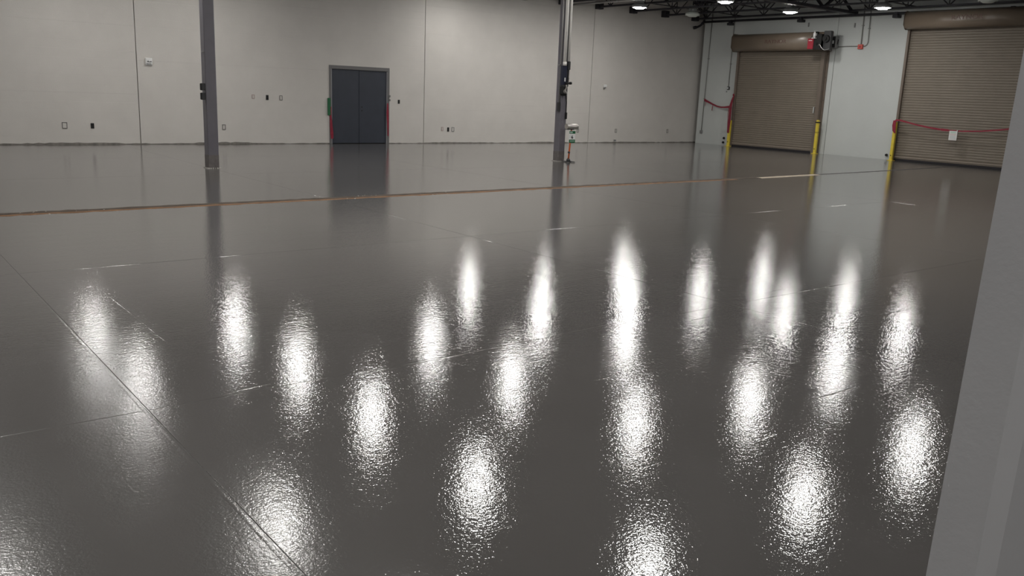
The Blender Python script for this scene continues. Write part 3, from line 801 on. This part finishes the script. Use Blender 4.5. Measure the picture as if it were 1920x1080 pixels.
# tape and tag left on the double door frame
gt = bx('green_tag', M['green'], None, DX0 - 0.075, DX0 + 0.015, YB - 0.045, YB - 0.0235, 0.80, 1.28, bev=0.004)
tag(gt, 'upright green tag stuck to the left jamb of the double door', 'tag')
bm = B(); band(bm, [(DX0 + 0.034, YB - 0.026, 1.04), (DX0 + 0.02, YB - 0.03, 0.8), (DX0 + 0.035, YB - 0.03, 0.5), (DX0 + 0.055, YB - 0.034, 0.25), (DX0 + 0.06, YB - 0.034, 0.14)], (1, 0, 0), [0.03, 0.055, 0.08, 0.09, 0.07], 0.004)
tag(obj('red_tape', bm, M['red'], origin=(DX0, YB - 0.03, 0.6)), 'red tape strip hanging on the left jamb of the double door', 'tape')
bm = B(); band(bm, [(DX1 - 0.05, YB - 0.026, 1.18), (DX1 - 0.055, YB - 0.03, 0.9), (DX1 - 0.04, YB - 0.03, 0.6), (DX1 - 0.03, YB - 0.028, 0.22)], (1, 0, 0), [0.04, 0.075, 0.06, 0.035], 0.004)
tag(obj('red_tape', bm, M['red'], origin=(DX1, YB - 0.03, 0.6)), 'red tape strip hanging on the right jamb of the double door', 'tape')

# ================================================================== THINGS ON AND BY THE RIGHT WALL
# motor operator on the first roll-up door
op = thing('door_operator', 'dark motor operator with red release box on the hood of the first roll-up door', 'motor', (26.3, 17.4, 3.4))
bx('mount_plate', M['gunmetal'], op, 26.25, 26.38, 16.96, 17.22, 3.40, 4.02, bev=0.008)
bm = B(); tube(bm, [(26.25, 17.10, 3.77), (26.18, 17.10, 3.77)], 0.12, 16); tube(bm, [(26.18, 17.10, 3.77), (26.14, 17.10, 3.77)], 0.05, 10)
obj('gear_wheel', bm, M['black'], op)
bm = B(); tube(bm, [(26.24, 17.40, 3.60), (26.24, 17.22, 3.60)], 0.11, 14); box(bm, 26.14, 26.27, 17.22, 17.52, 3.42, 3.92, 0.01)
obj('motor', bm, M['black'], op)
rb = bx('release_box', M['red_box'], op, 26.10, 26.22, 17.50, 17.71, 3.44, 3.78, bev=0.01)
bx('box_label', M['pale_pink'], rb, 26.096, 26.101, 17.54, 17.67, 3.70, 3.725)
bm = B(); lathe(bm, [(0, -0.10), (0.035, -0.085), (0.045, -0.02), (0.045, 0.04), (0.02, 0.08), (0, 0.085)], (26.10, 17.47, 3.90), 12)
bl = obj('signal_globe', bm, M['white'], op)
bm = B(); tube(bm, [(26.10, 17.47, 3.985), (26.10, 17.47, 4.02)], 0.03, 8); box(bm, 26.06, 26.16, 17.41, 17.55, 3.775, 3.80); box(bm, 26.06, 26.26, 17.41, 17.46, 3.86, 3.94)
obj('globe_cage', bm, M['white'], bl)
bm = B(); box(bm, 26.15, 26.26, 17.40, 17.54, 3.78, 4.0, 0.01); obj('globe_bracket', bm, M['black'], op)
tb('cable', M['galv'], op, [(26.16, 17.36, 3.56), (26.12, 17.25, 3.58), (26.12, 17.17, 3.47), (26.15, 17.08, 3.40), (26.2, 17.0, 3.42), (26.27, 16.97, 3.45)], 0.012, 6)
tb('release_wire', M['gunmetal'], op, [(26.13, 17.62, 3.78), (26.13, 17.54, 3.93)], 0.008, 6)
ds = thing('disconnect_box', 'dark grey switch box with pale label right of the door motor', 'switch box', (26.7, 17.02, 3.5))
dsb = bx('case', M['grey'], ds, 26.68, XR - 0.0005, 17.03, 17.21, 3.50, 3.88, bev=0.012)
bx('cover', M['gunmetal'], dsb, 26.67, 26.681, 17.045, 17.195, 3.52, 3.86)
bx('label_plate', M['pale_grey'], dsb, 26.664, 26.671, 17.09, 17.17, 3.64, 3.74)
bm = B(); bar(bm, (26.78, 17.025, 3.62), (26.78, 17.0, 3.78), 0.03, 0.02); obj('lever', bm, M['gunmetal'], dsb)
# red pull box with conduits
rbx = thing('red_pull_box', 'small orange-red square box on the white wall between the roll-up doors', 'junction box', (XR, 16.2, 3.5))
bx('case', M['red_sq'], rbx, XR - 0.07, XR - 0.0005, 16.13, 16.30, 3.46, 3.61, bev=0.008)
bx('knockout', M['red_box'], rbx, XR - 0.075, XR - 0.069, 16.18, 16.25, 3.50, 3.56)
xw = XR - 0.025
def conduit(name, label, pts, r=0.017, straps=()):
    t = thing(name, label, 'conduit', pts[0])
    p = tb('pipe', M['wall_conduit'], t, pts, r, 8)
    for q in straps:
        bm = B(); box(bm, XR - 0.05, XR - 0.0005, q[0] - 0.035, q[0] + 0.035, q[1] - 0.012, q[1] + 0.012, 0.003)
        obj('strap', bm, M['wall_conduit'], t)
    return t
conduit('wall_conduit', 'left of two vertical conduits rising from the red box', [(xw, 16.21, 3.60), (xw, 16.24, ZD + 0.04)], straps=((16.22, 4.2),))
conduit('wall_conduit', 'right of two vertical conduits, curving into the side of the red box', [(xw, 16.135, 3.55), (xw, 16.06, 3.555), (xw, 16.00, 3.60), (xw, 15.975, 3.68), (xw, 16.02, ZD + 0.04)], straps=((15.99, 4.1),))
conduit('wall_conduit', 'short horizontal conduit between switch box and red box', [(xw, 17.028, 3.545), (xw, 16.70, 3.56), (xw, 16.295, 3.555)], 0.014, straps=((16.6, 3.558),))
ct = conduit('wall_conduit', 'long vertical conduit with end box nearest the far corner', [(xw, 22.54, 0.48), (xw, 22.46, ZD + 0.04)], 0.016, straps=((22.52, 1.7), (22.49, 3.2)))
bx('end_box', M['grey'], ct, XR - 0.06, XR - 0.0005, 22.485, 22.60, 0.39, 0.50, bev=0.006)
ct = conduit('wall_conduit', 'vertical conduit down to a round button left of the first roll-up door', [(xw, 21.42, 2.16), (xw, 21.40, ZD + 0.04)], 0.016, straps=((21.41, 3.0),))
bm = B(); box(bm, XR - 0.05, XR - 0.0005, 21.365, 21.465, 2.06, 2.18, 0.006); obj('button_box', bm, M['gunmetal'], ct)
bm = B(); tube(bm, [(XR - 0.05, 21.415, 2.12), (XR - 0.075, 21.415, 2.12)], 0.032, 10); obj('button', bm, M['pale_grey'], ct)
bm = B(); tube(bm, [(XR - 0.0, 21.50, 1.99), (XR - 0.03, 21.50, 1.99)], 0.02, 8)
tag(obj('key_switch', bm, M['grey'], origin=(XR, 21.5, 1.99)), 'tiny grey key switch below the round button', 'switch')
for y, z, lab in ((16.52, 4.22, 'short dark anchor mark on the white wall near the ceiling left of the conduits'), (18.26, 4.30, 'short dark anchor mark above the motor end of the first roll-up door')):
    bm = B(); box(bm, XR - 0.03, XR - 0.0005, y - 0.02, y + 0.02, z - 0.07, z + 0.07, 0.004)
    tag(obj('wall_anchor', bm, M['grey'], origin=(XR, y, z)), lab, 'anchor')
# bollard-like yellow guards
def guard(x, y, h, label):
    t = thing('door_guard', label, 'guard post', (x, y, 0), 'yellow guard posts')
    bm = B()
    s = 0.046
    extrude_prof(bm, [(x - s, 0.0), (x + s, 0.0), (x + s, h), (x - s, h)], 'y', y - s * 1.05, y + s * 1.05)
    es = [e for e in bm.edges if abs(e.verts[0].co.z - e.verts[1].co.z) > 0.2]
    bmesh.ops.bevel(bm, geom=es, offset=0.015, segments=2, affect='EDGES', profile=0.5)
    obj('post', bm, M['yellow'], t)
    bx('base_plate', M['yellow'], t, x - 0.085, x + 0.085, y - 0.085, y + 0.085, 0.0, 0.014, bev=0.003)
    bm = B()
    for dy in (-0.03, 0.03): tube(bm, [(x - s - 0.001, y + dy * 0, 0.16), (x - s - 0.014, y + dy * 0, 0.16)], 0.016, 8); break
    obj('bolt', bm, M['black'], t)
    return t
g1 = guard(26.60, 20.99, 0.95, 'yellow guard post at the left foot of the first roll-up door, wrapped in red tape')
g2 = guard(26.62, 17.31, 1.10, 'yellow guard post at the right foot of the first roll-up door')
bm = B(); box(bm, 26.555, 26.685, 17.245, 17.375, 1.04, 1.075); tag(obj('black_band', bm, M['black'], g2), 'black band near the top')
bm = B(); lathe(bm, [(0.055, 0), (0.05, 0.03), (0, 0.04)], (26.62, 17.31, 1.10), 10); obj('cap', bm, M['yellow'], g2)
bm = B(); box(bm, 26.557, 26.683, 17.243, 17.377, 0.72, 0.728); obj('joint_line', bm, M['rust'], g2)
g3 = guard(26.58, 14.52, 1.20, 'yellow guard post at the left foot of the second roll-up door')
# wall bumpers / anchor knobs by the posts
def knob(x, y, z, label):
    t = thing('wall_bumper', label, 'bumper', (XR, y, z))
    tb('stem', M['pale_grey'], t, [(XR - 0.0005, y, z), (XR - 0.04, y, z)], 0.02, 8)
    tb('head', M['black'], t, [(XR - 0.035, y, z), (XR - 0.07, y, z)], 0.042, 10)
knob(0, 21.40, 0.27, 'upper dark bumper on the wall left of the first yellow guard post')
knob(0, 21.42, 0.11, 'lower dark bumper on the wall left of the first yellow guard post')
knob(0, 14.83, 0.145, 'dark bumper on the wall foot left of the second roll-up door')

# red tape left of the first roll-up door
rt = thing('red_barrier_tape', 'red tape strung from conduit to guard post left of the first roll-up door', 'tape', (26.7, 21.1, 0.5))
sw = [(XR - 0.05, 22.50, 1.66), (26.80, 22.30, 1.60), (26.78, 22.04, 1.51), (26.75, 21.78, 1.435), (26.70, 21.55, 1.41), (26.66, 21.35, 1.415), (26.62, 21.08, 1.44)]
bm = B(); band(bm, sw, (0, 0, 1), [0.10, 0.075, 0.06, 0.055, 0.055, 0.06, 0.09], 0.006); obj('sagging_band', bm, M['red'], rt)
bm = B(); band(bm, [(26.67, 20.98, 1.86), (26.62, 21.00, 1.70), (26.56, 21.00, 1.50), (26.53, 20.98, 1.25), (26.53, 20.975, 0.95), (26.532, 20.99, 0.70), (26.532, 20.995, 0.49)], (0.35, 1, 0), [0.07, 0.12, 0.17, 0.16, 0.155, 0.15, 0.13], 0.006)
obj('hanging_strip', bm, M['red'], rt)
bm = B(); band(bm, [(26.64, 21.14, 1.45), (26.58, 21.11, 1.2), (26.57, 21.08, 0.95), (26.56, 21.06, 0.62)], (0.6, 1, 0), [0.06, 0.05, 0.05, 0.03], 0.005)
obj('loose_strip', bm, M['red'], rt)
bm = B(); band(bm, [(26.79, 22.38, 1.60), (26.78, 22.40, 1.42)], (0.2, 1, 0), [0.03, 0.02], 0.004); obj('tape_tail', bm, M['red'], rt)
bm = B(); band(bm, [(26.775, 22.02, 1.50), (26.765, 22.02, 1.40), (26.76, 22.03, 1.27)], (0.2, 1, 0), [0.014, 0.045, 0.04], 0.004); obj('tape_tail', bm, M['red'], rt)
tb('guard_tie', M['red'], rt, [(26.68, 21.0, 1.86), (26.70, 21.02, 1.90)], 0.04, 8)
# red tape across the second roll-up door
rt2 = thing('red_barrier_tape', 'long red tape sagging across the second roll-up door', 'tape', (26.55, 14.4, 1.2))
sw = [(26.52, 14.56, 1.18), (26.515, 14.50, 1.255), (26.515, 14.36, 1.265), (26.52, 14.10, 1.21), (26.52, 13.83, 1.155), (26.52, 13.45, 1.095), (26.52, 13.10, 1.055), (26.52, 12.75, 1.035), (26.52, 12.40, 1.035),
      (26.52, 11.89, 1.065), (26.52, 11.40, 1.125), (26.52, 10.85, 1.21)]
bm = B(); band(bm, sw, (0, 0, 1), [0.05, 0.06, 0.055, 0.045, 0.045, 0.05, 0.055, 0.042, 0.04, 0.04, 0.045, 0.05], 0.005)
obj('sagging_band', bm, M['red'], rt2)
bm = B(); band(bm, [(26.512, 14.525, 1.25), (26.508, 14.53, 1.10), (26.508, 14.51, 0.93), (26.510, 14.47, 0.86)], (0.15, 1, 0), [0.10, 0.125, 0.11, 0.05], 0.006)
obj('wrap', bm, M['red'], rt2)
bm = B(); band(bm, [(26.512, 13.02, 1.05), (26.51, 12.80, 1.04)], (0, 0, 1), [0.075, 0.06], 0.004); obj('tape_knot', bm, M['red'], rt2)
g4 = guard(26.58, 10.78, 1.20, 'yellow guard post right of the second roll-up door, behind the near wall end')
# white notice hung from the tape
nt_ = thing('white_notice', 'white framed notice hanging from the red tape on the second roll-up door', 'notice', (26.5, 12.66, 0.76))
yN0, yN1 = 12.52, 12.76
bx('sheet', M['white'], nt_, 26.488, 26.50, yN0, yN1, 0.755, 1.03, bev=0.002)
bx('hook_strip', M['white'], nt_, 26.486, 26.512, yN0, yN0 + 0.022, 0.90, 1.06)
bm = B(); box(bm, 26.484, 26.4885, yN0 + 0.045, yN1 - 0.035, 0.965, 1.015); obj('print_block', bm, M['pale_green'], nt_)
bm = B(); box(bm, 26.484, 26.4885, yN0 + 0.04, yN1 - 0.03, 0.895, 0.955); obj('print_block', bm, M['pale_pink'], nt_)
bm = B(); box(bm, 26.484, 26.4885, yN0 + 0.04, yN1 - 0.03, 0.80, 0.885); obj('print_block', bm, M['pale_grey'], nt_)
# pale handle strip near the right side of the first roll-up door
ps = bx('pull_strap', M['pale_grey'], None, XR - 0.16, XR - 0.125, 17.60, 17.63, 1.35, 1.56, bev=0.004)
tag(ps, 'short pale pull strap at the right side of the first roll-up door', 'strap')
